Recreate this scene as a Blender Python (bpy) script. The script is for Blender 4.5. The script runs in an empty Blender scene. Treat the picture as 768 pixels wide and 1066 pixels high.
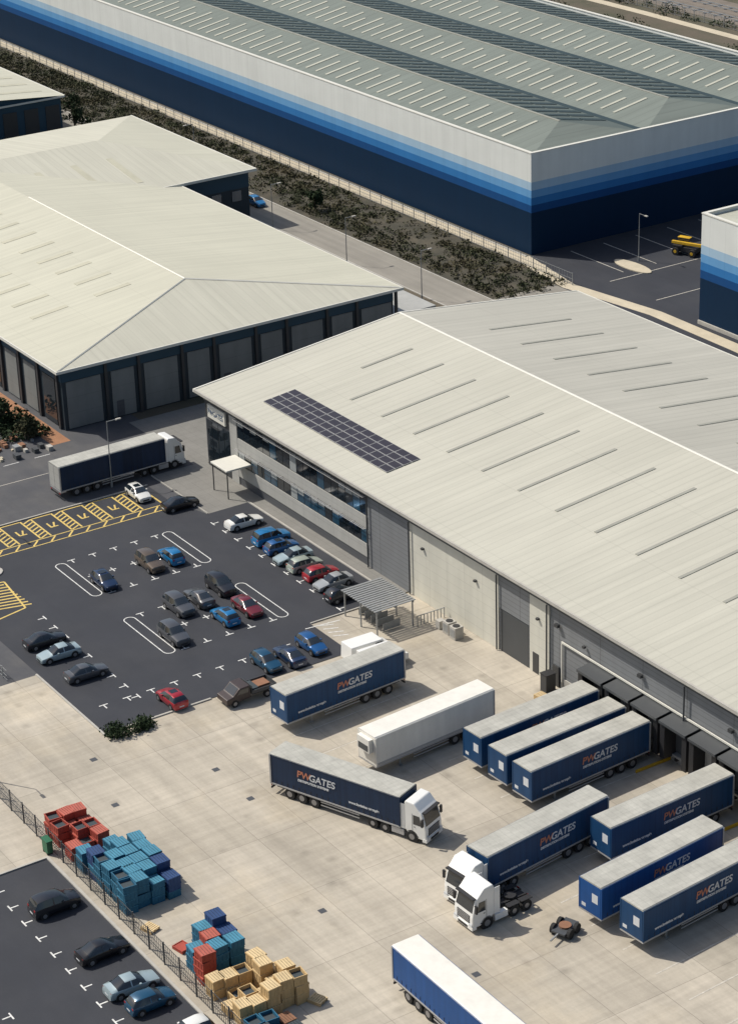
import bpy, math, random, bmesh
import numpy as np
from mathutils import Vector, Matrix
random.seed(7); rng=np.random.default_rng(7)
scene=bpy.context.scene
COL=scene.collection
# ---------------------------------------------------------------- materials
MATS={}
def nd(nt,t,**k):
    n=nt.nodes.new(t)
    for a,b in k.items(): setattr(n,a,b)
    return n
def mth(nt,op,a,b=None,c=None):
    n=nd(nt,'ShaderNodeMath',operation=op)
    for i,v in enumerate((a,b,c)):
        if v is None: continue
        if isinstance(v,(int,float)): n.inputs[i].default_value=v
        else: nt.links.new(v,n.inputs[i])
    return n.outputs[0]
def mulcol(nt,col,fac_socket):
    n=nd(nt,'ShaderNodeVectorMath',operation='SCALE')
    if isinstance(col,tuple): n.inputs[0].default_value=col[:3]
    else: nt.links.new(col,n.inputs[0])
    nt.links.new(fac_socket,n.inputs[3])
    return n.outputs[0]
def noisef(nt,pos,sc,det,rough,amp,scale=(1,1,1),rot=0):
    mp=nd(nt,'ShaderNodeMapping'); mp.inputs['Scale'].default_value=scale; mp.inputs['Rotation'].default_value=(0,0,rot)
    nt.links.new(pos,mp.inputs[0]); n=nd(nt,'ShaderNodeTexNoise'); n.inputs['Scale'].default_value=sc; n.inputs['Detail'].default_value=det; n.inputs['Roughness'].default_value=rough
    nt.links.new(mp.outputs[0],n.inputs['Vector'])
    return mth(nt,'ADD',mth(nt,'MULTIPLY',mth(nt,'SUBTRACT',n.outputs[0],.5),amp),1.)
def mat(name,col,rough=.8,var=.12,scale=.3,streak=None,stripes=None,metallic=0.,fine=0.,coat=0.,spec=.5,tint=None,tscale=.1,tamt=.5):
    if name in MATS: return MATS[name]
    m=bpy.data.materials.new(name); m.use_nodes=True; nt=m.node_tree
    b=nt.nodes['Principled BSDF']; b.inputs['Roughness'].default_value=rough; b.inputs['Metallic'].default_value=metallic
    b.inputs['Specular IOR Level'].default_value=spec
    if coat: b.inputs['Coat Weight'].default_value=coat; b.inputs['Coat Roughness'].default_value=.05
    g=nd(nt,'ShaderNodeNewGeometry'); pos=g.outputs['Position']
    f=None
    def comb(a,s): return s if a is None else mth(nt,'MULTIPLY',a,s)
    if var>0: f=comb(f,noisef(nt,pos,scale,6,.62,var*4))
    if streak is not None: f=comb(f,noisef(nt,pos,1,4,.5,streak[1]*4,streak[0]))
    if fine>0: f=comb(f,noisef(nt,pos,6,5,.8,fine*4))
    if stripes:
        sp=nd(nt,'ShaderNodeSeparateXYZ'); nt.links.new(pos,sp.inputs[0])
        for ax,per,wid,dark in stripes:
            fr=mth(nt,'FRACT',mth(nt,'DIVIDE',sp.outputs[ax],per))
            lt=mth(nt,'LESS_THAN',fr,wid/per)
            f=comb(f,mth(nt,'SUBTRACT',1.,mth(nt,'MULTIPLY',lt,1.-dark)))
    base=tuple(col)
    if tint:
        n=nd(nt,'ShaderNodeTexNoise'); n.inputs['Scale'].default_value=tscale; n.inputs['Detail'].default_value=5; n.inputs['Roughness'].default_value=.6
        nt.links.new(pos,n.inputs['Vector'])
        r=nd(nt,'ShaderNodeMapRange'); r.inputs[1].default_value=.42; r.inputs[2].default_value=.66; r.inputs[4].default_value=tamt
        nt.links.new(n.outputs[0],r.inputs[0])
        mx=nd(nt,'ShaderNodeMix',data_type='RGBA'); mx.inputs['A'].default_value=(*base,1); mx.inputs['B'].default_value=(*tint,1)
        nt.links.new(r.outputs[0],mx.inputs['Factor']); base=mx.outputs['Result']
    if f is not None: nt.links.new(mulcol(nt,base,f),b.inputs['Base Color'])
    else:
        if isinstance(base,tuple): b.inputs['Base Color'].default_value=(*base,1)
        else: nt.links.new(base,b.inputs['Base Color'])
    MATS[name]=m; return m

def concrete_yard():
    m=bpy.data.materials.new('yard_concrete'); m.use_nodes=True; nt=m.node_tree
    b=nt.nodes['Principled BSDF']; b.inputs['Roughness'].default_value=.88; b.inputs['Specular IOR Level'].default_value=.3
    g=nd(nt,'ShaderNodeNewGeometry'); pos=g.outputs['Position']
    br=nd(nt,'ShaderNodeTexBrick'); br.offset=0; br.squash=1
    br.inputs['Scale'].default_value=1; br.inputs['Brick Width'].default_value=9.; br.inputs['Row Height'].default_value=4.6
    br.inputs['Mortar Size'].default_value=.035; br.inputs['Mortar Smooth'].default_value=.5
    br.inputs['Color1'].default_value=(.375,.34,.28,1); br.inputs['Color2'].default_value=(.425,.385,.32,1); br.inputs['Mortar'].default_value=(.27,.245,.205,1)
    nt.links.new(pos,br.inputs['Vector'])
    a=noisef(nt,pos,.09,7,.6,.75)
    c=noisef(nt,pos,3.,6,.75,.3)
    d=noisef(nt,pos,1.,5,.6,.45,(1.5,.08,1))
    e=noisef(nt,pos,1.,4,.6,.36,(.06,.9,1),.4)
    h=noisef(nt,pos,1.,6,.7,.55,(.05,.35,1),-.5)
    f=mth(nt,'MULTIPLY',mth(nt,'MULTIPLY',a,c),mth(nt,'MULTIPLY',mth(nt,'MULTIPLY',d,h),e))
    v=nd(nt,'ShaderNodeTexVoronoi'); v.inputs['Scale'].default_value=.32; nt.links.new(pos,v.inputs['Vector'])
    r=nd(nt,'ShaderNodeMapRange'); r.inputs[1].default_value=.03; r.inputs[2].default_value=.2; r.inputs[3].default_value=.76; r.inputs[4].default_value=1
    nt.links.new(v.outputs['Distance'],r.inputs[0])
    f=mth(nt,'MULTIPLY',f,r.outputs[0])
    n=nd(nt,'ShaderNodeTexNoise'); n.inputs['Scale'].default_value=.07; n.inputs['Detail'].default_value=6; n.inputs['Roughness'].default_value=.6
    mp=nd(nt,'ShaderNodeMapping'); mp.inputs['Location'].default_value=(31,7,0); nt.links.new(pos,mp.inputs[0]); nt.links.new(mp.outputs[0],n.inputs['Vector'])
    r2=nd(nt,'ShaderNodeMapRange'); r2.inputs[1].default_value=.52; r2.inputs[2].default_value=.7; r2.inputs[4].default_value=.6
    nt.links.new(n.outputs[0],r2.inputs[0])
    mx=nd(nt,'ShaderNodeMix',data_type='RGBA'); mx.inputs['B'].default_value=(.49,.42,.31,1)
    nt.links.new(r2.outputs[0],mx.inputs['Factor']); nt.links.new(br.outputs['Color'],mx.inputs['A'])
    nt.links.new(mulcol(nt,mx.outputs['Result'],f),b.inputs['Base Color'])
    return m
M=dict(
 yard=concrete_yard(),
 asph=mat('asphalt_new',(.024,.027,.036),.8,.12,.12,fine=.14,tint=(.040,.042,.049),tscale=.15,streak=((.08,.9,1),.06)),
 asph2=mat('asphalt_worn',(.068,.07,.078),.88,.12,.1,fine=.12,tint=(.11,.105,.10),tscale=.2,streak=((.05,.8,1),.08)),
 road=mat('road_grey',(.24,.225,.195),.9,.14,.15,fine=.12,streak=((.03,1.2,1),.12)),
 soil=mat('soil',(.115,.095,.068),.95,.3,.08,fine=.3,tint=(.05,.052,.03),tscale=.08,tamt=.95),
 scrub=mat('scrub_soil',(.05,.047,.034),.95,.3,.2,fine=.35,tint=(.085,.072,.05),tscale=.3,tamt=.8,streak=((.05,.6,1),.12)),
 path=mat('path_cream',(.5,.44,.33),.9,.14,.4,fine=.14),
 paving=mat('paving',(.2,.195,.18),.9,.12,.4,fine=.12,stripes=[(0,1.2,.06,.85),(1,1.2,.06,.85)]),
 brickpave=mat('brick_paving',(.30,.15,.08),.9,.2,1.,fine=.2),
 kerb=mat('kerb',(.40,.385,.35),.9,.12,1.),
 white=mat('road_paint_white',(.62,.62,.6),.7,.28,3.,fine=.15),
 whitew=mat('road_paint_worn',(.5,.47,.41),.8,.25,1.5,fine=.2),
 yellow=mat('road_paint_yellow',(.60,.44,.13),.7,.25,2.,fine=.15),
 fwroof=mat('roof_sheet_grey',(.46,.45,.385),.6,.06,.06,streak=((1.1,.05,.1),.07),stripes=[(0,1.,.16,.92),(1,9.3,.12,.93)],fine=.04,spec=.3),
 fwroof_shade=mat('roof_sheet_grey_shaded',(.42,.41,.36),.6,.07,.06,streak=((1.1,.05,.1),.08),stripes=[(0,1.,.16,.92),(1,9.3,.12,.93)],fine=.04,spec=.3),  # same sheet, shade of the slope turned from the sun put into its colour
 lmroofy=mat('roof_sheet_cream',(.50,.49,.40),.6,.06,.06,streak=((1.1,.05,.1),.07),stripes=[(0,1.1,.16,.94),(1,8.2,.12,.94)],fine=.04,spec=.3),
 lmroofx=mat('roof_sheet_cream_hip',(.50,.49,.41),.6,.06,.06,streak=((.05,1.1,.1),.07),stripes=[(1,1.1,.16,.94)],fine=.04,spec=.3),
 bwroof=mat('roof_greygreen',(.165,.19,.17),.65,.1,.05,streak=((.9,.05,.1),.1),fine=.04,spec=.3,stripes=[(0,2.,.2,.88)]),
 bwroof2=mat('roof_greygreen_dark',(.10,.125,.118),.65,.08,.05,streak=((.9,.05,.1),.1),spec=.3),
 flash=mat('flashing_white',(.64,.63,.57),.5,.06,1.),
 light_strip=mat('rooflight_pale',(.42,.42,.35),.6,.14,.5),
 dark_strip=mat('rooflight_dark',(.03,.05,.055),.5,.1,.5,spec=.3),
 rl=mat('rooflight_grey',(.29,.29,.25),.6,.12,.6),
 tanl=mat('rooflight_tan',(.46,.445,.345),.6,.12,.4),
 fascia=mat('fascia_charcoal',(.06,.065,.07),.5,.05,1.),
 clad=mat('cladding_grey',(.19,.20,.21),.5,.06,.3,stripes=[(2,.5,.07,.72),(0,6.,.08,.6)],streak=((1.,1.,.1),.06)),
 cladl=mat('cladding_light',(.38,.38,.36),.5,.06,.3,stripes=[(2,1.,.05,.82),(0,3.,.06,.82)],streak=((1.,1.,.1),.06)),
 cladc=mat('cladding_cream',(.58,.57,.50),.5,.06,.3,stripes=[(2,1.,.05,.84),(0,3.,.06,.84)],streak=((1.,1.,.1),.06)),
 cladd=mat('cladding_dark',(.08,.085,.095),.5,.05,.3,stripes=[(2,.5,.06,.8)]),
 lmwall=mat('wall_slate',(.032,.045,.055),.6,.08,.3,spec=.3),
 lmpan=mat('wall_panel_grey',(.19,.20,.195),.6,.12,.3,stripes=[(2,2.,.05,.8)],spec=.3,streak=((1,1,.1),.08)),
 lmblue=mat('wall_teal',(.025,.065,.10),.5,.08,.3,spec=.3),
 brick=mat('brick_orange',(.24,.12,.07),.9,.15,2.),
 glass=mat('window_glass',(.012,.018,.024),.06,0,spec=1.),
 glass_sky=mat('window_sky_tint',(.02,.06,.10),.1,0,spec=1.),  # pane colour carries a painted blue sky reflection
 blind=mat('window_blind',(.28,.30,.30),.6,.05,2.),
 frame=mat('frame_dark',(.04,.042,.045),.5,0),
 rubber=mat('tyre_rubber',(.018,.018,.018),.85,0),
 hub=mat('wheel_hub',(.3,.3,.31),.4,0,metallic=.6),
 black=mat('chassis_black',(.020,.020,.022),.6,.1,2.),
 curtain=mat('curtain_blue',(.010,.050,.13),.5,.1,.6,streak=((2.5,2.5,.1),.14),stripes=[(1,.62,.05,.75)],spec=.3),
 curtaink=mat('curtain_navy',(.009,.026,.065),.5,.1,.6,streak=((2.5,2.5,.1),.14),stripes=[(0,.62,.05,.75)],spec=.3),
 curtb=mat('curtain_royal',(.012,.07,.23),.5,.1,.6,streak=((2.5,2.5,.1),.12),stripes=[(1,.62,.05,.8)],spec=.3),
 troof=mat('trailer_roof',(.40,.395,.355),.6,.2,.5,fine=.1,stripes=[(1,.6,.06,.88)],streak=((3.,.3,1),.1)),
 twhite=mat('trailer_white',(.72,.70,.64),.45,.06,.5,fine=.03,streak=((1.5,1.5,.2),.05)),
 alu=mat('aluminium',(.42,.42,.42),.5,.08,2.,metallic=.3),
 cabw=mat('cab_white',(.78,.78,.75),.25,.03,1.,coat=.5),
 lettW=mat('lettering_white',(.60,.62,.64),.6,0),
 lettO=mat('lettering_orange',(.50,.19,.11),.6,0),
 lamp=mat('headlamp',(.6,.62,.65),.1,0,spec=1.),
 tail=mat('taillamp',(.30,.01,.01),.2,0),
 steel=mat('galvanised',(.30,.31,.31),.5,.12,3.,metallic=.3),
 solar=mat('solar_cell',(.03,.024,.03),.3,.15,.5,spec=.5),
 red=mat('crate_red',(.34,.055,.035),.7,.2,1.,fine=.1), red2=mat('crate_red_pale',(.40,.10,.07),.7,.2,1.,fine=.1),
 teal=mat('crate_teal',(.012,.105,.185),.7,.2,1.,fine=.1), teal2=mat('crate_teal_pale',(.05,.21,.31),.7,.2,1.,fine=.1),
 cblue=mat('crate_blue',(.015,.05,.15),.7,.2,1.,fine=.1),
 tan=mat('crate_tan',(.50,.35,.17),.85,.2,1.,fine=.1), tan2=mat('crate_tan_pale',(.60,.46,.26),.85,.2,1.,fine=.1),
 inner=mat('crate_inner',(.04,.055,.065),.8,.1,1.),
 grn=mat('bin_green',(.02,.12,.06),.5,.1,1.),
 yel=mat('plant_yellow',(.6,.36,.02),.5,.15,1.),
 leaf=mat('foliage',(.045,.052,.026),.85,.35,.5,fine=.3,tint=(.10,.085,.05),tscale=.15,tamt=.9,spec=.2),
 leafd=mat('foliage_dark',(.028,.045,.02),.85,.3,1.2,fine=.3,spec=.2),
 bark=mat('bark',(.09,.07,.05),.9,.2,3.),
 rail=mat('rail_ballast',(.17,.145,.12),.95,.2,.3,fine=.2,streak=((.02,1.,1),.15)),
)
# ---------------------------------------------------------------- mesh builder
class MB:
    def __init__(s): s.V=[];s.F=[];s.I=[];s.m=[];s.T=None
    def mi(s,m):
        if isinstance(m,str): m=M[m]
        if m not in s.m: s.m.append(m)
        return s.m.index(m)
    def add(s,vs,fs,m):
        o=len(s.V)
        if s.T is not None: vs=[tuple(s.T@Vector(v)) for v in vs]
        s.V+= [tuple(v) for v in vs]; i=s.mi(m)
        for f in fs: s.F.append([o+a for a in f]); s.I.append(i)
    def box(s,x0,x1,y0,y1,z0,z1,m):
        vs=[(x,y,z) for z in (z0,z1) for y in (y0,y1) for x in (x0,x1)]
        s.add(vs,[(0,2,3,1),(4,5,7,6),(0,1,5,4),(2,6,7,3),(0,4,6,2),(1,3,7,5)],m)
    def poly(s,pts,m): s.add(pts,[tuple(range(len(pts)))],m)
    def rect(s,x0,x1,y0,y1,z,m): s.poly([(x0,y0,z),(x1,y0,z),(x1,y1,z),(x0,y1,z)],m)
    def line(s,a,b,w,z,m):
        a=Vector(a);b=Vector(b);d=(b-a).normalized();n=Vector((-d.y,d.x))*w/2
        s.poly([(*(a-n),z),(*(b-n),z),(*(b+n),z),(*(a+n),z)],m)
    def prism(s,prof,axis,a,b,m):
        n=len(prof)
        def P(p,t): return (t,p[0],p[1]) if axis=='x' else ((p[0],t,p[1]) if axis=='y' else (p[0],p[1],t))
        vs=[P(p,a) for p in prof]+[P(p,b) for p in prof]
        fs=[tuple(range(n))[::-1],tuple(range(n,2*n))]+[(i,(i+1)%n,n+(i+1)%n,n+i) for i in range(n)]
        s.add(vs,fs,m)
    def cyl(s,c,axis,r,L,m,n=14,r2=None):
        r2=r if r2 is None else r2
        vs=[]
        for t,rr in ((-L/2,r),(L/2,r2)):
            for k in range(n):
                a=2*math.pi*k/n; u,v=rr*math.cos(a),rr*math.sin(a)
                if axis=='x': p=(t,u,v)
                elif axis=='y': p=(u,t,v)
                else: p=(u,v,t)
                vs.append((c[0]+p[0],c[1]+p[1],c[2]+p[2]))
        s.add(vs,[tuple(range(n)),tuple(range(n,2*n))]+[(k,(k+1)%n,n+(k+1)%n,n+k) for k in range(n)],m)
    def build(s,name,parent=None,bevel=0,loc=None,rz=0):
        me=bpy.data.meshes.new(name); me.from_pydata(s.V,[],s.F)
        for m in s.m: me.materials.append(m)
        me.polygons.foreach_set('material_index',s.I)
        b=bmesh.new(); b.from_mesh(me); bmesh.ops.recalc_face_normals(b,faces=b.faces); b.to_mesh(me); b.free()
        o=bpy.data.objects.new(name,me); COL.objects.link(o)
        if parent: o.parent=parent
        if loc: o.location=loc
        o.rotation_euler=(0,0,rz)
        if bevel:
            md=o.modifiers.new('bevel','BEVEL'); md.width=bevel; md.segments=2; md.limit_method='ANGLE'
        return o
def empty(name,loc=(0,0,0),rz=0):
    o=bpy.data.objects.new(name,None); COL.objects.link(o); o.location=loc; o.rotation_euler=(0,0,rz); o.empty_display_size=.5; return o
def sheet(name,pts,z,m):
    b=MB(); b.poly([(x,y,z) for x,y in pts],m); o=b.build(name)
    if o.data.polygons[0].normal.z<0: o.data.flip_normals()
    return o
def R(x0,x1,y0,y1): return [(x0,y0),(x1,y0),(x1,y1),(x0,y1)]
# ---------------------------------------------------------------- ground
sheet('ground',R(-2500,1500,-1500,2500),-.02,'soil')
sheet('asphalt_road',R(-60,34.5,-140,-.5),.0,'asph2')
sheet('service_yard_paving',R(-17,-.6,-2,52),.004,'paving')
sheet('brick_paving',R(-60,-16.2,-12.6,-10.2),.006,'brickpave')
sheet('car_park_asphalt',[(1.2,-9.2),(1.2,-41),(6.8,-41),(6.8,-39),(48.5,-39),(48.5,-12.4),(41.2,-12.4),(41.2,-2.4),(12,-2.4),(12,-7.6),(6.5,-9.2)],.008,'asph')
sheet('concrete_yard',[(34.5,-39.2),(34.5,-140),(200,-140),(200,-.4),(41.3,-.4),(41.3,-12.4),(48.6,-12.4),(48.6,-39.2)],.004,'yard')
sheet('entrance_pavement',[(-1,-7.5),(12,-7.5),(12,-2.4),(41,-2.4),(41,-.4),(-1,-.4)],.012,'paving')
sheet('staff_car_park_asphalt',R(64.2,200,-140,-52.6),.010,'asph')
sheet('access_road',R(-330,-24,52.2,58.4),.004,'road')
sheet('gravel_path',R(-330,-33,71.4,73.3),.008,'path')
sheet('loading_yard_asphalt',R(-37.9,60,58.4,160),.0,'asph')
sheet('rear_path',[(-38,71.4),(-24,69.3),(-8,71.5),(8,71.2),(40,70),(40,73),(-8,73.6),(-24,71.4),(-38,74)],.012,'path')
sheet('far_track',[(-420,172),(120,176),(120,180),(-420,176.5)],.004,'road')
sheet('dirt_track',[(-420,184),(-150,186),(120,181.5),(120,183.6),(-150,188.4),(-420,187)],.004,'path')
sheet('railway_ballast',R(-600,200,194,207),.006,'rail')
sheet('scrub_verge',R(-330,-24,58.4,71.4),.002,'scrub')
sheet('gravel_verge',R(-26,60,55,69.2),.006,'road')
b=MB()
for y in (196.5,198,202,203.5): b.box(-600,200,y-.1,y+.1,0.01,.2,'steel')
for i in range(150): b.box(-420+i*3.2,-419.4+i*3.2,195.9,198.6,.01,.1,'cladd'); b.box(-420+i*3.2,-419.4+i*3.2,201.4,204.1,.01,.1,'cladd')
b.build('railway_track')
k=MB()
def kerb(x0,x1,y0,y1): k.box(x0,x1,y0,y1,0,.13,'kerb')
kerb(1.0,1.2,-41,-9.2); kerb(34.5,48.7,-39.3,-39.1); kerb(48.5,48.7,-39.1,-28); kerb(6.8,22,-39.3,-39.1)
kerb(12,41,-2.45,-2.25); kerb(-1,12,-7.6,-7.5); kerb(41.1,41.25,-12.4,-2.5)
kerb(64,200,-52.6,-52.35); kerb(64.0,64.2,-140,-52.6); kerb(-330,-24,58.4,58.6); kerb(-330,-24,52,52.2)
kerb(-330,-38,73.3,73.6)
k.build('kerb')
# ---------------------------------------------------------------- markings
w=MB(); Z1=.016
def Tm(x,y,d):
    if d in('x','-x'):
        s=1 if d=='x' else -1
        w.line((x,y-.45),(x,y+.45),.13,Z1,'white'); w.line((x+s*.07,y),(x+s*.75,y),.13,Z1,'white')
    else:
        s=1 if d=='y' else -1
        w.line((x-.45,y),(x+.45,y),.13,Z1,'white'); w.line((x,y+s*.07),(x,y+s*.75),.13,Z1,'white')
for i in range(11): Tm(14.6+2.55*i,-8.4,'y')
for cx in (18.2,33.6):
    for j in range(5):
        y=-15.+-2.5*j
        Tm(cx-4.7,y,'x'); Tm(cx+4.7,y,'-x')
        w.line((cx-.5,y),(cx+.5,y),.13,Z1,'white'); w.line((cx,y-.4),(cx,y-.07),.13,Z1,'white'); w.line((cx,y+.07),(cx,y+.4),.13,Z1,'white')
for j in range(10): Tm(43.6,-14.2-2.5*j,'x')
for i in range(9): Tm(24+2.5*i,-33.2,'-y')
def loop(x0,x1,y0,y1):
    r=(y1-y0)/2; cy=(y0+y1)/2; pts=[]
    for t in range(9): a=math.pi/2+math.pi*t/8; pts.append((x0+r+r*math.cos(a),cy+r*math.sin(a)))
    for t in range(9): a=-math.pi/2+math.pi*t/8; pts.append((x1-r+r*math.cos(a),cy+r*math.sin(a)))
    for i in range(len(pts)): w.line(pts[i],pts[(i+1)%len(pts)],.11,Z1+.0004*(i%2),'white')
loop(13.6,22.8,-27.1,-25.9); loop(13.4,22.7,-14.2,-13.0); loop(29,38.3,-27.1,-25.9); loop(29,38.3,-14.2,-13.)
w.line((41.8,-13.4),(42.2,-9.6),.13,Z1,'white')
for q in range(4): w.line((42.0+.9*q,-12.0),(42.6+.9*q,-10.6),.13,Z1,'white')
for i in range(14):
    Tm(66.4+2.6*i,-58.2,'y'); Tm(66.4+2.6*i,-64.2,'-y')
for i in range(6): w.line((-3.5,-60+6*i),(-3.5,-57+6*i),.12,Z1,'white')
for i in range(12): w.line((-14,-60+4*i),(-14,-58+4*i),.12,Z1,'white')
w.line((-9,-60),(-9,-12),.1,Z1,'whitew')
for i in range(8): w.line((-36,80+6*i),(-24,80+6*i),.14,Z1,'whitew')
w.line((-22,76),(-22,130),.14,Z1,'whitew'); w.line((-12,76),(-12,130),.14,Z1,'whitew')
for i in range(19): w.line((70.7+3.85*i,-3.6),(70.9+3.85*i,-16.5),.12,Z1,'whitew')
for i in range(4): w.line((54.2+4.2*i,-11.5),(54.9+4.2*i,-25.5),.12,Z1,'whitew')
for i in range(6): w.line((93.5+3.9*i,-9.),(94.2+3.9*i,-22.),.12,Z1+.001,'whitew')
w.build('road_markings')
w=MB()
y=-10.2
while y>-41:
    wd=2.5
    for yy in (y,y-wd): w.line((1.4,yy),(6.6,yy),.2,Z1,'yellow')
    w.line((1.45,y-.11),(1.45,y-wd+.11),.18,Z1,'yellow'); 
    cx,cy=4.2,y-wd/2
    w.line((cx-.7,cy-.3),(cx+.5,cy-.3),.2,Z1+.001,'yellow'); w.line((cx+.5,cy-.35),(cx+.5,cy+.55),.2,Z1+.0014,'yellow'); w.line((cx-.6,cy+.5),(cx+.4,cy+.1),.2,Z1+.0018,'yellow')
    y-=wd
    for q in range(7):
        xa=1.5+q*.74; w.line((xa,y-.12),(xa+.62,y-1.15),.2,Z1,'yellow')
    y-=1.25
for q in range(14): w.line((6.9,-11-2.1*q),(8.0,-12.0-2.1*q),.2,Z1,'yellow')
w.line((6.8,-10.5),(6.8,-40),.14,Z1+.002,'yellow'); w.line((8.1,-10.5),(8.1,-40),.14,Z1+.002,'yellow')
for q in range(9): w.line((13.5+q*.72,-38+.1*q),(14.6+q*.72,-33.3+.05*q),.22,Z1,'yellow')
w.line((13,-38.2),(14,-33),.2,Z1+.001,'yellow'); w.line((14,-33),(20.8,-33.8),.2,Z1+.0014,'yellow'); w.line((20.8,-33.8),(21.8,-38),.2,Z1+.0018,'yellow')
w.build('hatched_markings')
b=MB(); b.prism([(11.2+1.6*math.cos(a),-34.5+2.6*math.sin(a)) for a in [2*math.pi*i/20 for i in range(20)]],'z',0,.13,'kerb'); b.build('traffic_island')
b=MB()
for x,y in ((60,-34),(66,-34),(73,-45),(84,-38),(60,-44),(98,-33),(52,-42),(90,-44)): b.rect(x-.3,x+.3,y-.3,y+.3,.014,'cladd')
b.build('drain_cover')
# ---------------------------------------------------------------- front warehouse
BF=[(0,1,2,3),(4,5,6,7),(0,1,5,4),(1,2,6,5),(2,3,7,6),(3,0,4,7)]
def front_warehouse():
    e=empty('distribution_warehouse')
    X0,X1=0.,150.
    ze,zr,yr,yf=9.2,12.2,27.,53.6
    b=MB(); b.prism([(-.5,0),(yf-.8,0),(yf-.8,ze-.1),(yr,zr-.12),(-.5,ze-.1)],'x',X0,X1,'clad'); b.build('walls',e)
    b=MB()
    b.poly([(-.8,-1.3,ze),(X1,-1.3,ze),(X1,yr,zr),(-.8,yr,zr)],'fwroof'); b.poly([(-.8,yr,zr),(X1,yr,zr),(X1,yf,ze),(-.8,yf,ze)],'fwroof_shade')
    b.build('roof',e)
    b=MB()
    b.box(-.8,X1,-1.5,-1.3,ze-.28,ze+.04,'kerb')
    b.box(-.8,X1,-1.3,-.5,ze-.28,ze-.18,'fascia')
    b.box(0,X1,-.75,-.5,ze-1.1,ze-.3,'fascia')
    b.box(-.8,X1,yf,yf+.15,ze-.28,ze+.04,'flash')
    b.prism([(yr-.2,zr),(yr,zr+.08),(yr+.2,zr),(yr,zr-.02)],'x',-.8,X1,'flash')
    b.prism([(-1.5,ze-.28),(yr,zr-.28),(yf,ze-.28),(yf,ze+.05),(yr,zr+.06),(-1.5,ze+.05)],'x',-1.02,-.8,'flash')
    b.build('gutters_and_flashing',e)
    b=MB()
    sn=(zr-ze)/(yr+1.3); sf=(zr-ze)/(yf-yr)
    x=9.
    while x<X1:
        y0,y1=(9.5,22.) if x>14 else (15.,22.)
        z0,z1=ze+(y0+1.3)*sn,ze+(y1+1.3)*sn; q=.2
        b.add([(x-q,y0,z0+.01),(x+q,y0,z0+.01),(x+q,y1,z1+.01),(x-q,y1,z1+.01),(x-q,y0,z0+.06),(x+q,y0,z0+.06),(x+q,y1,z1+.06),(x-q,y1,z1+.06)],BF,'rl')
        y0,y1=33,45; z0,z1=zr-(y0-yr)*sf,zr-(y1-yr)*sf
        b.add([(x-q,y0,z0+.01),(x+q,y0,z0+.01),(x+q,y1,z1+.01),(x-q,y1,z1+.01),(x-q,y0,z0+.06),(x+q,y0,z0+.06),(x+q,y1,z1+.06),(x-q,y1,z1+.06)],BF,'rl')
        x+=6.2
    b.build('rooflights',e)
    b=MB()
    for i in range(15):
        for j in range(4):
            x0=8.2+i*1.66; y0=2.4+j*1.06; y1=y0+1.0
            z0=ze+(y0+1.3)*sn+.12; z1=ze+(y1+1.3)*sn+.12
            b.add([(x0,y0,z0-.05),(x0+1.6,y0,z0-.05),(x0+1.6,y1,z1-.05),(x0,y1,z1-.05),(x0,y0,z0),(x0+1.6,y0,z0),(x0+1.6,y1,z1),(x0,y1,z1)],BF,'alu')
            b.poly([(x0+.04,y0+.04,z0+.008),(x0+1.56,y0+.04,z0+.008),(x0+1.56,y1-.04,z1+.008),(x0+.04,y1-.04,z1+.008)],'solar')
    b.build('solar_panels',e)
    b=MB(); yw=-.5
    def pan(x0,x1,z0,z1,m,d=.1): b.box(x0,x1,yw-d,yw-.001,z0,z1,m)
    pan(0,33.8,.0,1.0,'cladd',.06)
    pan(0,5.6,1.0,6.0,'cladd',.08); pan(5.6,7.2,.0,8.,'cladl',.16)
    pan(7.2,33.8,4.3,5.7,'cladl',.14); pan(7.2,33.8,1.0,2.5,'cladl',.14)
    pan(33.8,41.6,0,8.1,'clad',.1)
    pan(41.6,56.6,0,8.1,'cladc',.12)
    pan(56.6,61.6,4.6,8.1,'clad',.09); pan(56.9,61.3,0,4.5,'fascia',.04)
    pan(61.6,64.6,0,8.1,'cladc',.12)
    b.build('wall_panels',e)
    b=MB()
    for (xa,xb,za,zb) in ((7.2,33.8,5.7,8.0),(7.2,33.8,2.5,4.3)):
        b.box(xa,xb,yw-.05,yw-.002,za,zb,'frame')
        n=int((xb-xa)/1.33); st=(xb-xa)/n
        for i in range(n):
            m=random.choices(['glass','glass_sky','blind'],[7,3,1])[0]
            b.box(xa+i*st+.05,xa+(i+1)*st-.05,yw-.08,yw-.051,za+.1,zb-.1,m)
            if random.random()<.35: b.box(xa+i*st+.08,xa+(i+1)*st-.08,yw-.085,yw-.081,zb-.1-random.uniform(.3,.9),zb-.12,'blind')
    for i in range(4): b.box(.2+i*1.35,1.45+i*1.35,yw-.12,yw-.081,.2,5.8,'glass')
    b.box(0,5.6,yw-.07,yw-.003,6.0,8.0,'frame')
    b.build('windows',e)
    b=MB()
    for z in (8.02,4.42):
        b.box(7.2,33.8,-1.15,-1.1,z,z+.06,'alu'); b.box(7.2,33.8,-.95,-.9,z,z+.06,'alu')
        for i in range(12): b.box(7.3+i*2.4,7.36+i*2.4,-1.1,-.66,z+.0,z+.05,'alu')
    b.build('louvres',e)
    b=MB()
    b.box(.9,4.8,yw-.3,yw-.08,6.3,7.9,'flash'); b.build('sign_board',e)
    tx=bpy.data.curves.new('sign_text','FONT'); tx.body='PWGATES'; tx.size=.95; tx.extrude=.01; tx.materials.append(M['curtain'])
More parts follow.
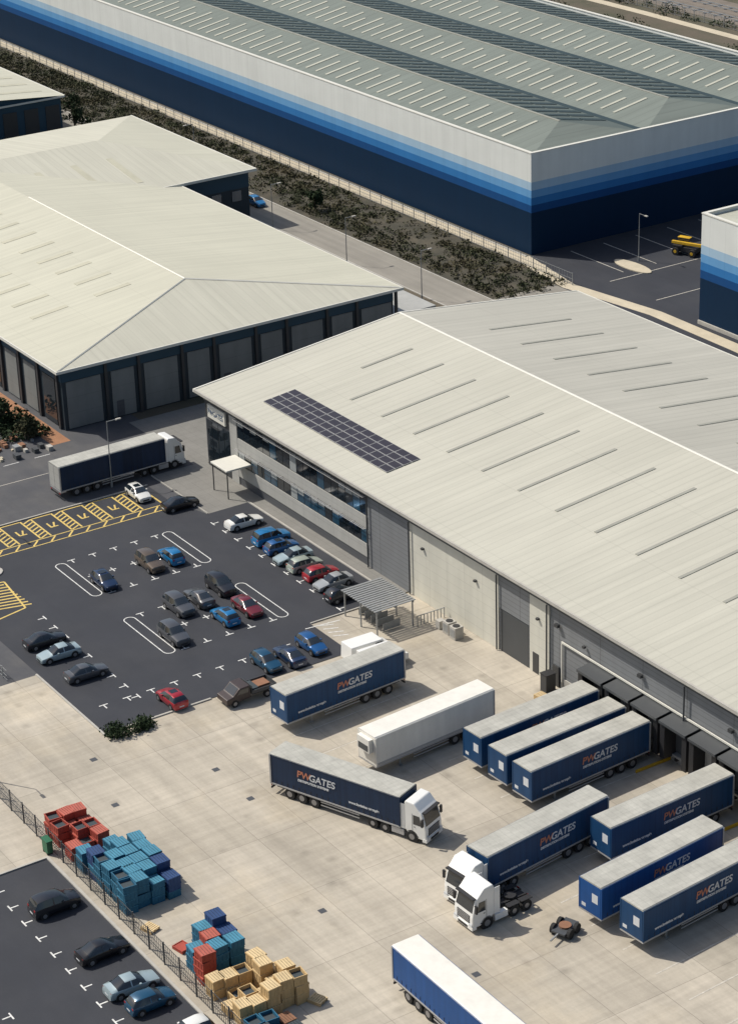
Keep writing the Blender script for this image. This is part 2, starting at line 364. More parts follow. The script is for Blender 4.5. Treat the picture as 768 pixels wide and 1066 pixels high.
    o=bpy.data.objects.new('sign_lettering',tx); COL.objects.link(o); o.parent=e; o.location=(1.0,yw-.315,6.75); o.rotation_euler=(math.pi/2,0,0); o.scale=(.8,1,1)
    b=MB(); b.box(6.6,10.2,-3.9,-.7,3.3,3.5,'flash')
    for x in (6.8,10.0): b.box(x-.06,x+.06,-3.8,-3.68,0,3.3,'frame')
    b.build('entrance_canopy',e,bevel=.03)
    b=MB()
    b.box(66.6,150,-.75,-.62,4.95,5.12,'flash'); b.box(66.6,66.72,-.75,-.62,0,4.95,'flash')
    b.box(66.75,150,-.62,-.505,0,1.2,'kerb')
    for i in range(20):
        xc=72.6+3.85*i
        if xc>148: break
        for s in (-1,1): b.box(xc+s*1.45-.3,xc+s*1.45+.3,-2.1,-.63,.9,4.6,'black')
        b.prism([(-2.3,4.35),(-.63,4.5),(-.63,4.8),(-2.3,4.6)],'x',xc-1.75,xc+1.75,'fascia')
        b.box(xc-1.15,xc+1.15,-.75,-.63,1.2,4.3,'cladl' if i%3 else 'fascia')
        b.box(xc-1.1,xc+1.1,-1.2,-.63,.95,1.15,'steel')
        for s in (-1,1): b.box(xc+s*.9-.12,xc+s*.9+.12,-1.0,-.63,.4,.95,'rubber')
        if i%3==0: b.box(xc-1.95,xc-1.83,-4.6,-.7,0.02,.3,'yel')
    b.build('dock_shelters',e)
    b=MB()
    for x in (34,41.7,56.6,64.5,84,103,122,141): b.cyl((x,-.85,4.1),'z',.08,8.,'fascia',8)
    for x in (66,78,90,102,114,126): b.box(x-.25,x+.25,-.95,-.62,6.4,6.7,'frame')
    for x in (44,53,63,70): b.box(x-.15,x+.15,-.9,-.63,5.9,6.1,'frame')
    b.build('downpipes_and_wall_lamps',e)
    b=MB()
    for x in (62.1,65.2): b.box(x,x+.9,-.66,-.615 if x<64 else -.51,0.05,2.15,'frame')
    b.build('doors',e)
front_warehouse()
# ---------------------------------------------------------------- left warehouse
def slope_strip(b,pa,pb,wd,ax,m,h=.04):
    o=Vector((wd/2,0,0)) if ax==0 else Vector((0,wd/2,0)); pa=Vector(pa);pb=Vector(pb);u=Vector((0,0,h)); l=Vector((0,0,.008))
    b.add([pa-o+l,pa+o+l,pb+o+l,pb-o+l,pa-o+u,pa+o+u,pb+o+u,pb-o+u],BF,m)
def hip_roof_building():
    e=empty('hipped_warehouse')
    ze,zr=8.,10.9
    xa,xb,ya,yb=-95.,-18.4,-10.2,39.; ym=14.6; xh=-31.5
    b=MB(); b.box(xa,xb-.9,ya+.9,yb-.9,0,ze-.05,'lmwall'); b.build('walls',e)
    b=MB()
    b.poly([(xb,ya,ze),(xb,yb,ze),(xh,ym,zr)],'lmroofx')
    b.poly([(xa,ya,ze),(xb,ya,ze),(xh,ym,zr),(xa,ym,zr)],'lmroofy')
    b.poly([(xa,yb,ze),(xa,ym,zr),(xh,ym,zr),(xb,yb,ze)],'lmroofy')
    b.build('roof',e)
    b=MB()
    b.box(xb,xb+.15,ya-.15,yb+.15,ze-.3,ze+.05,'flash'); b.box(xa,xb,ya-.15,ya,ze-.3,ze+.05,'flash'); b.box(xa,xb,yb,yb+.15,ze-.3,ze+.05,'flash')
    b.box(xb-.9,xb,ya,yb,ze-.3,ze-.2,'fascia'); b.box(xa,xb-.9,ya,ya+.9,ze-.3,ze-.2,'fascia')
    def ridge(p,q,r=.13):
        p=Vector(p);q=Vector(q);d=(q-p).normalized();s=d.cross(Vector((0,0,1))).normalized()*r
        b.add([p-s,p+s,q+s,q-s,p+Vector((0,0,.1)),q+Vector((0,0,.1))],[(0,1,2,3),(0,3,5,4),(1,4,5,2),(0,4,1),(3,2,5)],'flash')
    ridge((xb,ya,ze+.02),(xh,ym,zr+.02)); ridge((xb,yb,ze+.02),(xh,ym,zr+.02)); ridge((xh,ym,zr+.02),(-77,ym,zr+.02))
    b.build('ridge_flashing',e)
    b=MB(); sl=(zr-ze)/(ym-ya)
    x=-36
    while x>-92:
        for (y0,y1) in ((-5,0.),(4,9)): slope_strip(b,(x,y0,ze+(y0-ya)*sl),(x,y1,ze+(y1-ya)*sl),.9,0,'tanl')
        x-=5.5
    b.build('rooflights',e)
    b=MB(); xw=xb-.9
    b.box(xw,xw+.08,ya+.9,yb-.9,6.2,7.7,'lmblue')
    y=ya+1.4; k=0
    while y<yb-4:
        wdt=(4.6,3.1)[k%2]
        b.box(xw+.001,xw+.1,y,y+wdt,.15,6.1,'lmpan'); b.box(xw+.001,xw+.3,y+wdt+.5,y+wdt+.85,0,7.7,'frame')
        if k%3==1: b.box(xw+.1,xw+.12,y+.5,y+1.5,.15,2.2,'cladd')
        y+=wdt+1.4; k+=1
    yw=ya+.9; x=xb-6
    b.box(xa,xw,yw-.08,yw,6.2,7.7,'lmblue')
    while x>xa+5:
        b.box(x,x+3.2,yw-.1,yw-.001,.2,6.1,'lmpan' if int(x)%2 else 'glass'); b.box(x+3.9,x+4.4,yw-.3,yw-.001,0,7.7,'frame')
        x-=5.3
    b.build('wall_panels',e)
    b=MB(); b.box(-52,-21,yb-.8,45.,0,3.3,'lmwall'); b.box(-52.5,-20.5,yb-.8,45.6,3.3,3.6,'cladl'); b.build('rear_annex',e)
hip_roof_building()
def cross_wing():
    e=empty('hipped_warehouse')
    ze,zr=8.3,11.2
    xa,xb,ya,yb=-117.,-77.,-60.,51.8; xm=-97.; yh=36.
    b=MB(); b.box(xa+.8,xb-.8,ya,yb-.8,0,ze-.05,'lmwall'); b.build('walls',e)
    b=MB()
    b.poly([(xb,ya,ze),(xb,yb,ze),(xm,yh,zr),(xm,ya,zr)],'lmroofx'); b.poly([(xb,yb,ze),(xa,yb,ze),(xm,yh,zr)],'lmroofy'); b.poly([(xa,yb,ze),(xa,ya,ze),(xm,ya,zr),(xm,yh,zr)],'lmroofx')
    b.build('roof',e)
    b=MB()
    b.box(xb,xb+.2,ya,yb+.2,ze-.35,ze+.05,'flash'); b.box(xa,xb,yb,yb+.2,ze-.35,ze+.05,'flash'); b.box(xb-.8,xb,39.2,yb,ze-.35,ze-.25,'fascia')
    b.build('gutters',e)
    b=MB(); sl=(zr-ze)/(xb-xm)
    for y in range(4,36,6): slope_strip(b,(-80,y,ze+3*sl),(-90,y,ze+13*sl),1.,1,'tanl')
    for y in (9,12): slope_strip(b,(-91,y,ze+14*sl),(-96,y,ze+19*sl),2.2,1,'tanl')
    b.build('rooflights',e)
    b=MB(); b.box(xb-.8,xb-.7,39.5,yb-.8,5.5,7.8,'lmblue')
    for y in (41,44.5,48): b.box(xb-.8,xb-.68,y,y+1.6,3.6,5.2,'glass_sky')
    b.box(xb-.8,xb-.65,45.5,47,0,2.6,'frame')
    x=xa+3
    while x<xb-4: b.box(x,x+3.5,yb-.8,yb-.7,1,6,'lmpan'); x+=5
    b.build('wall_panels',e)
cross_wing()
def small_unit():
    e=empty('small_industrial_unit')
    xa,xb,ya,yb=-172.,-141.,15.,51.5; ze=7.
    b=MB(); b.prism([(ya+.5,0),(yb-.5,0),(yb-.5,ze-.1),((ya+yb)/2,ze+1.4),(ya+.5,ze-.1)],'x',xa+.5,xb-.5,'lmblue'); b.build('walls',e)
    b=MB(); ym=(ya+yb)/2
    b.poly([(xa,ya,ze),(xb,ya,ze),(xb,ym,ze+1.6),(xa,ym,ze+1.6)],'lmroofy'); b.poly([(xa,yb,ze),(xb,yb,ze),(xb,ym,ze+1.6),(xa,ym,ze+1.6)],'lmroofy'); b.build('roof',e)
    b=MB(); b.box(xb,xb+.15,ya,yb,ze-.3,ze,'flash'); b.box(xa,xb,yb,yb+.2,ze-.3,ze+.05,'flash')
    for y in (36,40,44,48): b.box(xb-.5,xb-.4,y,y+2.6,1,5.5,'frame')
    sl=1.6/(yb-ym)
    for x in (-146,-152,-158,-164): slope_strip(b,(x,yb-2,ze+2*sl),(x,yb-12,ze+12*sl),1.2,0,'tanl')
    b.build('trim_and_doors',e)
small_unit()
# ---------------------------------------------------------------- gradient clad warehouse
bands=[(0,6.3,(.003,.020,.052)),(6.3,7.4,(.008,.06,.19)),(7.4,8.5,(.03,.16,.40)),(8.5,9.6,(.12,.30,.54)),(9.6,10.8,(.33,.47,.60)),(10.8,15,(.64,.66,.64))]
for i,(a,c,col) in enumerate(bands): M['bd%d'%i]=mat('cladding_band_%d'%i,col,.6,.05,.2,stripes=[(0,3.,.07,.88)],spec=.15,streak=((.7,.7,.05),.05))
def grad_walls(b,x0,x1,y0,y1):
    for i,(a,c,_) in enumerate(bands): b.box(x0,x1,y0,y1,a,c,'bd%d'%i)
def big_warehouse():
    e=empty('blue_banded_warehouse')
    x0,x1,y0,y1=-430.,-38.,74.4,137.
    b=MB(); grad_walls(b,x0,x1,y0,y0+.4); b.build('front_wall',e)
    b=MB(); grad_walls(b,x1-.4,x1,y0+.4,y1); b.build('end_wall',e)
    b=MB(); grad_walls(b,x0,x1-.4,y1-.4,y1); grad_walls(b,x0,x0+.4,y0+.4,y1-.4); b.build('rear_walls',e)
    b=MB(); b.box(x0,x1,y0-.06,y0+.5,15,15.12,'flash'); b.box(x1-.5,x1+.06,y0+.5,y1,15,15.12,'flash'); b.box(x0,x1-.5,y1-.5,y1+.06,15,15.12,'flash'); b.build('parapet_cap',e)
    b=MB(); s=MB(); n=3; W=(y1-y0-.8)/n; ze,zr=14.5,16.4; hip=7.
    for i in range(n):
        ya=y0+.4+i*W; yb=ya+W; ym=(ya+yb)/2; xe=x1-.4
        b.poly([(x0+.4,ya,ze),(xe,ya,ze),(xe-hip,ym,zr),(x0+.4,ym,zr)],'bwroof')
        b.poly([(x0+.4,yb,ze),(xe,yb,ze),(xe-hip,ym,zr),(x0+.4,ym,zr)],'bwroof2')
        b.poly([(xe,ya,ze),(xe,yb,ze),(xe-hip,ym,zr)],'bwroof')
        s.box(x0+.4,xe-hip,ym-.2,ym+.2,zr-.03,zr+.07,'rl')
        if i: s.box(x0+.4,xe,ya-.5,ya+.5,ze-.02,ze+.12,'dark_strip')
        dz=(zr-ze)/(W/2)
        def strip(xx,w,yA,yB,m):
            zA=ze+(min(yA-ya,yb-yA))*dz; zB=ze+(min(yB-ya,yb-yB))*dz
            slope_strip(s,(xx,yA,zA),(xx,yB,zB),w,0,m,.08)
        xx=xe-hip-3
        q=0
        while xx>-330:
            L=ym-1.8 if q%2==0 else ym-3.4
            strip(xx,.55,ya+2.2,L,'light_strip')
            strip(xx+1.6,1.3,ym+1.0,ym+4.8,'dark_strip'); strip(xx+1.6,1.3,ym+5.2,yb-1.0,'dark_strip')
            xx-=3.; q+=1
    b.build('roof',e); s.build('rooflights_and_valleys',e)
big_warehouse()
def right_unit():
    e=empty('blue_banded_warehouse')
    x0,x1,y0,y1=-1.6,80.,74.6,130.
    b=MB(); grad_walls(b,x0,x1,y0,y0+.4); grad_walls(b,x0,x0+.4,y0+.4,y1); b.build('walls',e)
    b=MB(); b.box(x0-.05,x1,y0-.06,y0+.5,15,15.15,'flash'); b.box(x0-.05,x0+.5,y0+.5,y1,15,15.15,'flash'); b.build('parapet_cap',e)
    b=MB(); b.rect(x0+.4,x1,y0+.4,y1,14.6,'light_strip'); b.build('roof',e)
    b=MB(); b.box(x0,x1,y0-.25,y0-.01,0,.5,'kerb'); b.build('plinth',e)
right_unit()
# ---------------------------------------------------------------- vehicles
PAINTS={'white':(.7,.7,.67),'silver':(.36,.38,.39),'paleblue':(.34,.43,.46),'grey':(.08,.085,.095),'dark':(.016,.018,.024),'black':(.01,.01,.012),'blue':(.008,.09,.27),'azure':(.01,.18,.42),'navy':(.008,.028,.08),'red':(.36,.012,.025),'maroon':(.16,.012,.022),'brown':(.12,.09,.065),'tealb':(.008,.07,.14),'palegreen':(.38,.43,.37)}
def paint(c): return mat('car_paint_'+c,PAINTS[c],.3,0,metallic=.25 if c not in('white',) else 0,coat=.8)
def car(x,y,h,col,kind='hatch'):
    b=MB(); P=paint(col)
    if kind=='hatch':
        S=[(2.02,.62,.50,.5,.54),(1.95,.76,.66,.62,.70),(1.25,.86,.86,.68,.92),(.95,.87,.92,.66,.98),(.25,.88,.95,.60,1.42),(-.9,.88,.97,.60,1.48),(-1.55,.87,.98,.58,1.40),(-1.93,.82,.95,.62,1.0),(-2.02,.72,.6,.6,.64)]
        cab=(3,7)
    elif kind=='suv':
        S=[(2.2,.68,.62,.55,.66),(2.1,.82,.82,.68,.88),(1.3,.92,1.02,.74,1.1),(1.0,.93,1.06,.72,1.14),(.35,.94,1.08,.68,1.66),(-1.2,.94,1.1,.68,1.7),(-1.85,.93,1.1,.66,1.6),(-2.15,.88,1.05,.7,1.1),(-2.22,.8,.65,.66,.7)]
        cab=(3,7)
    else:
        S=[(2.28,.64,.50,.5,.54),(2.2,.78,.64,.62,.69),(1.3,.88,.82,.72,.88),(.95,.89,.87,.68,.93),(.2,.9,.92,.60,1.38),(-.85,.9,.94,.60,1.40),(-1.6,.89,.95,.64,1.02),(-2.15,.84,.9,.7,.97),(-2.28,.74,.6,.6,.66)]
        cab=(3,6)
    ring=[]
    for (sx,wd,zb,wt,zt) in S:
        pts=[(wd*.9,.22),(wd,.42),(wd,zb-.12),(wd*.95,zb),(wt,zt-.03),(wt*.75,zt+.02)]
        ring.append([(sx,p[0],p[1]) for p in pts]+[(sx,-p[0],p[1]) for p in pts[::-1]])
    n=12
    G=M['glass']
    for i in range(len(S)-1):
        for k in range(n):
            m=P
            if k==11: m=M['black']
            incab=cab[0]<=i<cab[1]
            if incab and k in(3,7): m=G
            if incab and k in(4,5,6) and (i==cab[0] or i==cab[1]-1): m=G
            a=ring[i];c=ring[i+1]
            b.add([a[k],a[(k+1)%n],c[(k+1)%n],c[k]],[(0,1,2,3)],m)
    b.add(ring[0],[tuple(range(n))],P); b.add(ring[-1],[tuple(range(n))],P)
    wd=S[4][1]; L=S[0][0]
    xb=(S[4][0]+S[5][0])/2
    for s in (-1,1):
        z0=S[4][2];z1=S[4][4]-.03; wt=S[4][3]
        b.add([(xb-.05,s*(wd*.95+.006),z0),(xb+.05,s*(wd*.95+.006),z0),(xb+.05,s*(wt+.012),z1),(xb-.05,s*(wt+.012),z1)],[(0,1,2,3)],P)
        sx=S[3][0]-.55; b.box(sx-.1,sx+.08,s*(wd+.02)-.09,s*(wd+.02)+.09,S[3][2]+.0,S[3][2]+.14,P)
        for wx in (L*.63,-L*.63):
            b.cyl((wx,s*(wd-.10),.34),'y',.40,.205,M['black'],18); b.cyl((wx,s*(wd-.08),.32),'y',.32,.2,M['rubber'],18); b.cyl((wx,s*(wd-.075),.32),'y',.20,.21,M['hub'],10)
        b.box(S[1][0]-.12,S[1][0]+.03,s*.5-.14,s*.5+.14,S[1][2]-.12,S[1][2]-.0,M['lamp'])
        b.box(S[-2][0]-.05,S[-2][0]+.1,s*.62-.12,s*.62+.12,S[-2][2]-.22,S[-2][2]-.04,M['tail'])
    b.box(S[0][0]-.05,S[0][0]+.015,-.4,.4,.3,.48,M['black'])
    b.box(S[-1][0]-.012,S[-1][0]+.05,-.26,.26,.45,.56,M['lettW'])
    if kind=='hatch' and random.random()<.5: b.box(-.75,.0,-.38,.38,1.49,1.505,G)
    o=b.build('parked_car',None,0,(x,y,.012),h); o.scale=(.93,.95,.95)
    bm=bmesh.new(); bm.from_mesh(o.data); bmesh.ops.remove_doubles(bm,verts=bm.verts,dist=.0005); bmesh.ops.recalc_face_normals(bm,faces=bm.faces); bm.to_mesh(o.data); bm.free()
    o.data.polygons.foreach_set('use_smooth',[True]*len(o.data.polygons)); o.data.set_sharp_from_angle(angle=math.radians(38))
    return o
U=math.pi/2
cars=[(17.2,-5.9,U,'white','sedan'),(22.4,-5.8,U,'azure','suv'),(25.1,-5.9,U,'blue','hatch'),(27.7,-6.1,-U,'paleblue','sedan'),(30.2,-6.2,U,'palegreen','hatch'),(32.9,-6.0,U,'red','hatch'),(35.5,-6.2,-U,'silver','sedan'),(38.3,-6.9,U,'dark','hatch'),
(8.8,-9.2,U,'black','sedan'),(3.6,-11.5,0,'white','hatch'),
(20.2,-18.9,0,'brown','suv'),(20.0,-16.4,math.pi,'azure','hatch'),(21,-24.8,0,'navy','hatch'),
(30.8,-21.4,0,'grey','suv'),(30.2,-18.9,math.pi,'grey','sedan'),(29.4,-15.7,0,'dark','suv'),(35.0,-16.1,0,'maroon','sedan'),(35.6,-19.0,math.pi,'azure','hatch'),(36.0,-24.8,0,'grey','suv'),
(47.0,-31.4,math.pi,'red','hatch'),(46.2,-20.4,0,'tealb','hatch'),(46.4,-18.0,math.pi,'navy','sedan'),(45.7,-15.3,0,'blue','hatch'),
(29.2,-35.8,U,'dark','sedan'),(32.6,-35.8,-U,'paleblue','sedan'),(37.8,-35.4,U,'grey','sedan'),
(71.2,-55.4,U,'dark','suv'),(79.0,-55.2,U,'black','sedan'),(84.4,-55.2,U,'paleblue','sedan'),(87.1,-55.0,U,'tealb','hatch'),(92,-54.6,-U,'white','hatch'),(97.2,-55,U,'silver','hatch'),
(-84.5,56,0,'azure','hatch')]
for c in cars: car(c[0]+random.uniform(-.1,.1),c[1]+random.uniform(-.15,.15),c[2]+random.uniform(-.03,.03),*c[3:])
TXT={}
def text(body,m,sz):
    if body in TXT: return TXT[body]
    t=bpy.data.curves.new('lettering_'+str(len(TXT)),'FONT'); t.body=body; t.size=sz; t.extrude=.004; t.offset=.018; t.shear=.12; t.materials.append(m); TXT[body]=t; return t
def trailer_parts(e,off=0.,side='curtain',roof='troof',letter=True,L=13.5,front=None):
    """local: front at x=-off, heading +x"""
    f=-off; front=front or side
    b=MB(); w=1.25
    b.box(f-L,f,-w,w,1.12,3.94,side)
    b.prism([(-w-.01,3.90),(-w+.12,4.03),(w-.12,4.03),(w+.01,3.90)],'x',f-L-.01,f+.01,roof)
    b.box(f-L-.02,f+.02,-w-.03,w+.03,1.0,1.14,'alu')
    for s in (-1,1):
        b.box(f-.12,f+.03,s*w-.05 ,s*w+.05,1.14,3.92,front); b.box(f-L-.03,f-L+.12,s*w-.05,s*w+.05,1.14,3.92,'alu')
        if side!='twhite':
            for i in range(1,22):
                x=f-i*L/22; b.box(x-.02,x+.02,s*w-.022,s*w+.022,1.2,1.55,'black')
            b.box(f-L+.1,f-.1,s*w-.02,s*w+.035,3.78,3.86,side)
        else:
            b.box(f-L+.1,f-.1,s*w-.02,s*w+.03,1.2,1.4,'alu')
    b.box(f,f+.03,-w+.1,w-.1,1.2,3.85,front)
    if side=='twhite': b.box(f+.03,f+.45,-.85,.85,2.4,3.7,'twhite'); b.box(f+.45,f+.46,-.7,.7,2.5,3.1,'fascia')
    if letter: b.box(f+.03,f+.04,.2,.85,2.3,3.1,'lettW'); b.box(f+.03,f+.04,-.95,-.5,1.5,1.8,'lettW')
    b.box(f-L-.03,f-L-.005,-w+.1,-.03,1.2,3.85,'cladl'); b.box(f-L-.03,f-L-.005,.03,w-.1,1.2,3.85,'cladl')
    b.build('box_body',e)
    b=MB()
    for s in (-1,1):
        b.box(f-L+.2,f-.5,s*.5-.07,s*.5+.07,.78,1.0,'black')
        for ax in (2.0,3.3,4.6):
            xx=f-L+ax
            b.cyl((xx,s*1.02,.52),'y',.52,.42,'rubber',16); b.cyl((xx,s*1.03,.52),'y',.28,.43,'hub',10)
        b.box(f-3.0,f-2.85,s*.8-.07,s*.8+.07,.12,1.0,'steel'); b.box(f-3.1,f-2.75,s*.8-.15,s*.8+.15,.02,.12,'steel')
        b.box(f-8.2,f-4.2,s*1.18-.02,s*1.18+.02,.45,.55,'alu'); b.box(f-8.2,f-4.2,s*1.18-.02,s*1.18+.02,.75,.85,'alu')
        b.box(f-L+.7,f-L+5.6,s*1.22-.03,s*1.22+.03,.9,1.0,'black')
    b.box(f-L-.02,f-L+.08,-1.2,1.2,.5,.68,'black'); b.box(f-7.4,f-5.6,-.6,.6,.45,.95,'black')
    for s in (-1,1): b.box(f-L-.03,f-L-.02,s*1.0-.15,s*1.0+.15,.72,.86,'tail')
    b.build('running_gear',e)
    if letter:
        for s in (1,-1):
            xs=f-5.6 if s==1 else f-10.6
            d=-s
            for body,m,dx,zz in (('PW','lettO',0,2.6),('GATES','lettW',1.28,2.6),('DISTRIBUTION SYSTEMS','lettW',0.1,2.2)):
                o=bpy.data.objects.new('lettering',text(body,M[m],.92 if len(body)<9 else .30)); COL.objects.link(o); o.parent=e
                o.matrix_local=Matrix(((d,0,0,xs+d*dx),(0,0,s,s*(w+.04)),(0,1,0,zz),(0,0,0,1)))
            o=bpy.data.objects.new('lettering',text('www.logistics.example',M['lettW'],.34)); COL.objects.link(o); o.parent=e
            x2=f-1.2 if s==1 else f-5.2
            o.matrix_local=Matrix(((d,0,0,x2),(0,0,s,s*(w+.04)),(0,1,0,1.75),(0,0,0,1)))
def tractor_parts(e):
    b=MB()
    prof=[(0,.45),(.0,1.35),(-.06,1.75),(-.38,2.95),(-.62,3.15),(-1.15,3.72),(-2.0,3.8),(-2.12,3.6),(-2.12,1.0),(-1.95,.95),(-1.9,.6),(-.85,.45)]
    b.prism(prof,'y',-1.2,1.2,'cabw'); b.build('cab',e,bevel=.11)
    b=MB()
    def onf(t): return (-.06-.32*t,1.75+1.2*t)
    (xa,za),(xb,zb)=onf(.03),onf(.93)
    b.add([(xa+.015,-1.05,za),(xa+.015,1.05,za),(xb+.015,1.0,zb),(xb+.015,-1.0,zb)],[(0,1,2,3)],'glass')
    for s in (-1,1):
        y=s*1.212
        b.add([(-.42,y,1.75),(-1.25,y,1.75),(-1.25,y,2.65),(-.62,y,2.65)],[(0,1,2,3)],'glass')
    b.build('windows',e)
    b=MB()
    b.box(-.01,.02,-.8,.8,.8,1.5,'black')
    for z in (.95,1.1,1.25,1.4): b.box(.02,.035,-.75,.75,z-.02,z+.02,'alu')
    b.box(-.35,.08,-1.22,1.22,.3,.62,'cabw')
    b.box(.08,.09,-.6,.6,.34,.56,'black')
    for s in (-1,1):
        b.box(.05,.09,s*.95-.2,s*.95+.2,.64,.84,'lamp')
        b.box(-.28,-.12,s*1.42-.1,s*1.42+.1,1.9,2.6,'black'); b.box(-.25,-.15,min(s*1.2,s*1.36),max(s*1.2,s*1.36),2.5,2.56,'black')
        b.box(-1.95,-.75,s*1.19-.04,s*1.19+.04,.62,.7,'black')
        b.box(-1.36,-1.33,s*1.215-.004,s*1.215+.004,1.,2.75,'fascia'); b.box(-1.2,-1.05,s*1.22-.01,s*1.22+.01,1.5,1.55,'black')
        b.box(-2.7,-2.12,s*1.15-.02,s*1.15+.02,1.,3.4,'cabw')
    b.box(-.42,-.08,-1.1,1.1,2.95,3.05,'black')
    b.build('grille_bumper_mirrors',e)
    b=MB()
    b.box(-6.0,-.4,-.45,-.32,.72,.98,'black'); b.box(-6.0,-.4,.32,.45,.72,.98,'black'); b.box(-5.9,-2.2,-.32,.32,.8,.9,'black')
    for s in (-1,1):
        b.cyl((-1.4,s*1.05,.5),'y',.62,.3,'black',18); b.cyl((-1.4,s*1.07,.5),'y',.5,.34,'rubber',18); b.cyl((-1.4,s*1.08,.5),'y',.28,.35,'hub',12)
        for x in (-4.1,-5.35):
            b.cyl((x,s*.98,.5),'y',.5,.5,'rubber',18); b.cyl((x,s*1.0,.5),'y',.22,.5,'hub',12)
            b.box(x-.55,x+.55,s*.98-.27,s*.98+.27,1.02,1.08,'black')
        b.box(-3.45,-2.2,s*1.0-.22,s*1.0+.22,.35,.9,'cabw' if s>0 else 'alu')
        b.box(-6.02,-5.98,s*.7-.2,s*.7+.2,.8,.95,'tail')
    b.cyl((-4.6,0,1.1),'z',.5,.12,'black',16); b.box(-2.35,-2.15,-.8,.8,1.0,2.2,'black')
    for y in (-.3,0,.3): b.cyl((-2.45,y,1.5),'z',.04,1.,'tail' if y else 'black',6)
    b.build('chassis_and_wheels',e)
def edge_trailer(P0,P1,**k):
    P0=Vector(P0);P1=Vector(P1);h=(P0-P1).normalized();n=Vector((h.y,-h.x))
    c=P0+n*1.25
    e=empty('curtainside_trailer' if k.get('side','curtain')!='twhite' else 'box_trailer',(c.x,c.y,.012),math.atan2(h.y,h.x))
    trailer_parts(e,**k); return e
edge_trailer((58.5,-25.6),(57.6,-12.2))
edge_trailer((69.6,-23.3),(68.6,-9.9),side='twhite',roof='twhite',letter=False)
edge_trailer((75.0,-15.9),(74.3,-2.6))
edge_trailer((78.7,-15.9),(78.1,-2.6))
edge_trailer((82.1,-15.8),(81.4,-2.6))
edge_trailer((92.9,-15.9),(92.4,-2.6))
edge_trailer((99.2,-21.9),(98.0,-8.5),side='curtb')
edge_trailer((103.4,-21.2),(102.3,-7.8))
e=empty('curtainside_trailer',(109.4,-37.95,.012),0); trailer_parts(e,side='curtb',roof='twhite',letter=False)
def lorry(front,ang,**k):
    e=empty('articulated_lorry',(front[0],front[1],.012),ang)
    tractor_parts(e); trailer_parts(e,off=2.55,**k); return e
lorry((80.7,-24.9),math.radians(22),side='curtaink')
h=Vector((90.5,-26.4))-Vector((88.9,-13)); h.normalize(); n=Vector((h.y,-h.x)); c=Vector((90.5,-26.4))+n*1.25+h*2.55
lorry((c.x,c.y),math.atan2(h.y,h.x))
lorry((-2.6,-2.9),math.pi/2+.02,side='curtaink',letter=False)
e=empty('tractor_unit',(92.4,-30.2,.012),-math.pi/2+.03); tractor_parts(e)
b=MB(); b.box(-1.1,1.1,-.6,.6,.45,.6,'fascia'); b.cyl((0,0,.68),'z',.5,.15,'brick',14); b.box(1.1,2.2,-.06,.06,.45,.55,'steel')
for s in (-1,1):
    for x in (-.5,.5): b.cyl((x,s*.75,.42),'y',.42,.28,'rubber',14)
b.build('trailer_dolly',None,0,(97.6,-24.2,.012),-1.2)
def pickup(x,y,h):
    e=empty('flatbed_pickup',(x,y,.012),h)
    b=MB(); b.prism([(2.6,.4),(2.6,.95),(1.9,1.1),(1.2,1.75),(.1,1.8),(0,.5)],'y',-.95,.95,mat('car_paint_brownish',(.05,.036,.034),.4,.1,2.)); b.build('cab',e,bevel=.07)
    b=MB(); b.add([(1.86,-.8,1.16),(1.86,.8,1.16),(1.25,.75,1.74),(1.25,-.75,1.74)],[(0,1,2,3)],'glass')
    for s in (-1,1): b.add([(1.5,s*.96,1.15),(.3,s*.96,1.15),(.3,s*.96,1.62),(1.15,s*.96,1.62)],[(0,1,2,3)],'glass')
    b.build('windows',e)
    b=MB(); b.box(-2.7,-.1,-1,1,.75,.85,'black')
    for s in (-1,1): b.box(-2.7,-.1,s*1-.03,s*1+.03,.85,1.2,'fascia')
    b.box(-2.73,-2.7,-1,1,.85,1.2,'fascia'); b.box(-.1,-.05,-1,1,.85,1.7,'fascia')
    b.box(-2.3,-1.0,-.7,.5,.86,1.15,'brick'); b.box(-.9,-.3,-.8,.8,.86,1.25,'inner')
    for s in (-1,1):
        for wx in (1.75,-1.7): b.cyl((wx,s*.88,.36),'y',.36,.24,'rubber',16); b.cyl((wx,s*.89,.36),'y',.2,.25,'hub',10)
    b.build('flatbed_and_wheels',e)
pickup(50.4,-25.2,-U)
def van(x,y,h):
    b=MB()
    b.prism([(2.4,.35),(2.4,.95),(1.75,1.15),(1.2,1.9),(-2.3,1.95),(-2.4,.35)],'y',-.95,.95,'cabw')
    b.add([(1.74,-.82,1.2),(1.74,.82,1.2),(1.27,.76,1.84),(1.27,-.76,1.84)],[(0,1,2,3)],'glass')
    for s in (-1,1):
        b.add([(1.4,s*.957,1.2),(.4,s*.957,1.2),(.4,s*.957,1.7),(1.1,s*.957,1.7)],[(0,1,2,3)],'glass')
        for wx in (1.5,-1.5): b.cyl((wx,s*.87,.34),'y',.34,.2,'rubber',16); b.cyl((wx,s*.88,.34),'y',.2,.21,'hub',10)
    b.build('parked_van',None,.04,(x,y,.012),h)
van(50.2,-11.6,U); van(52.6,-11.4,U)
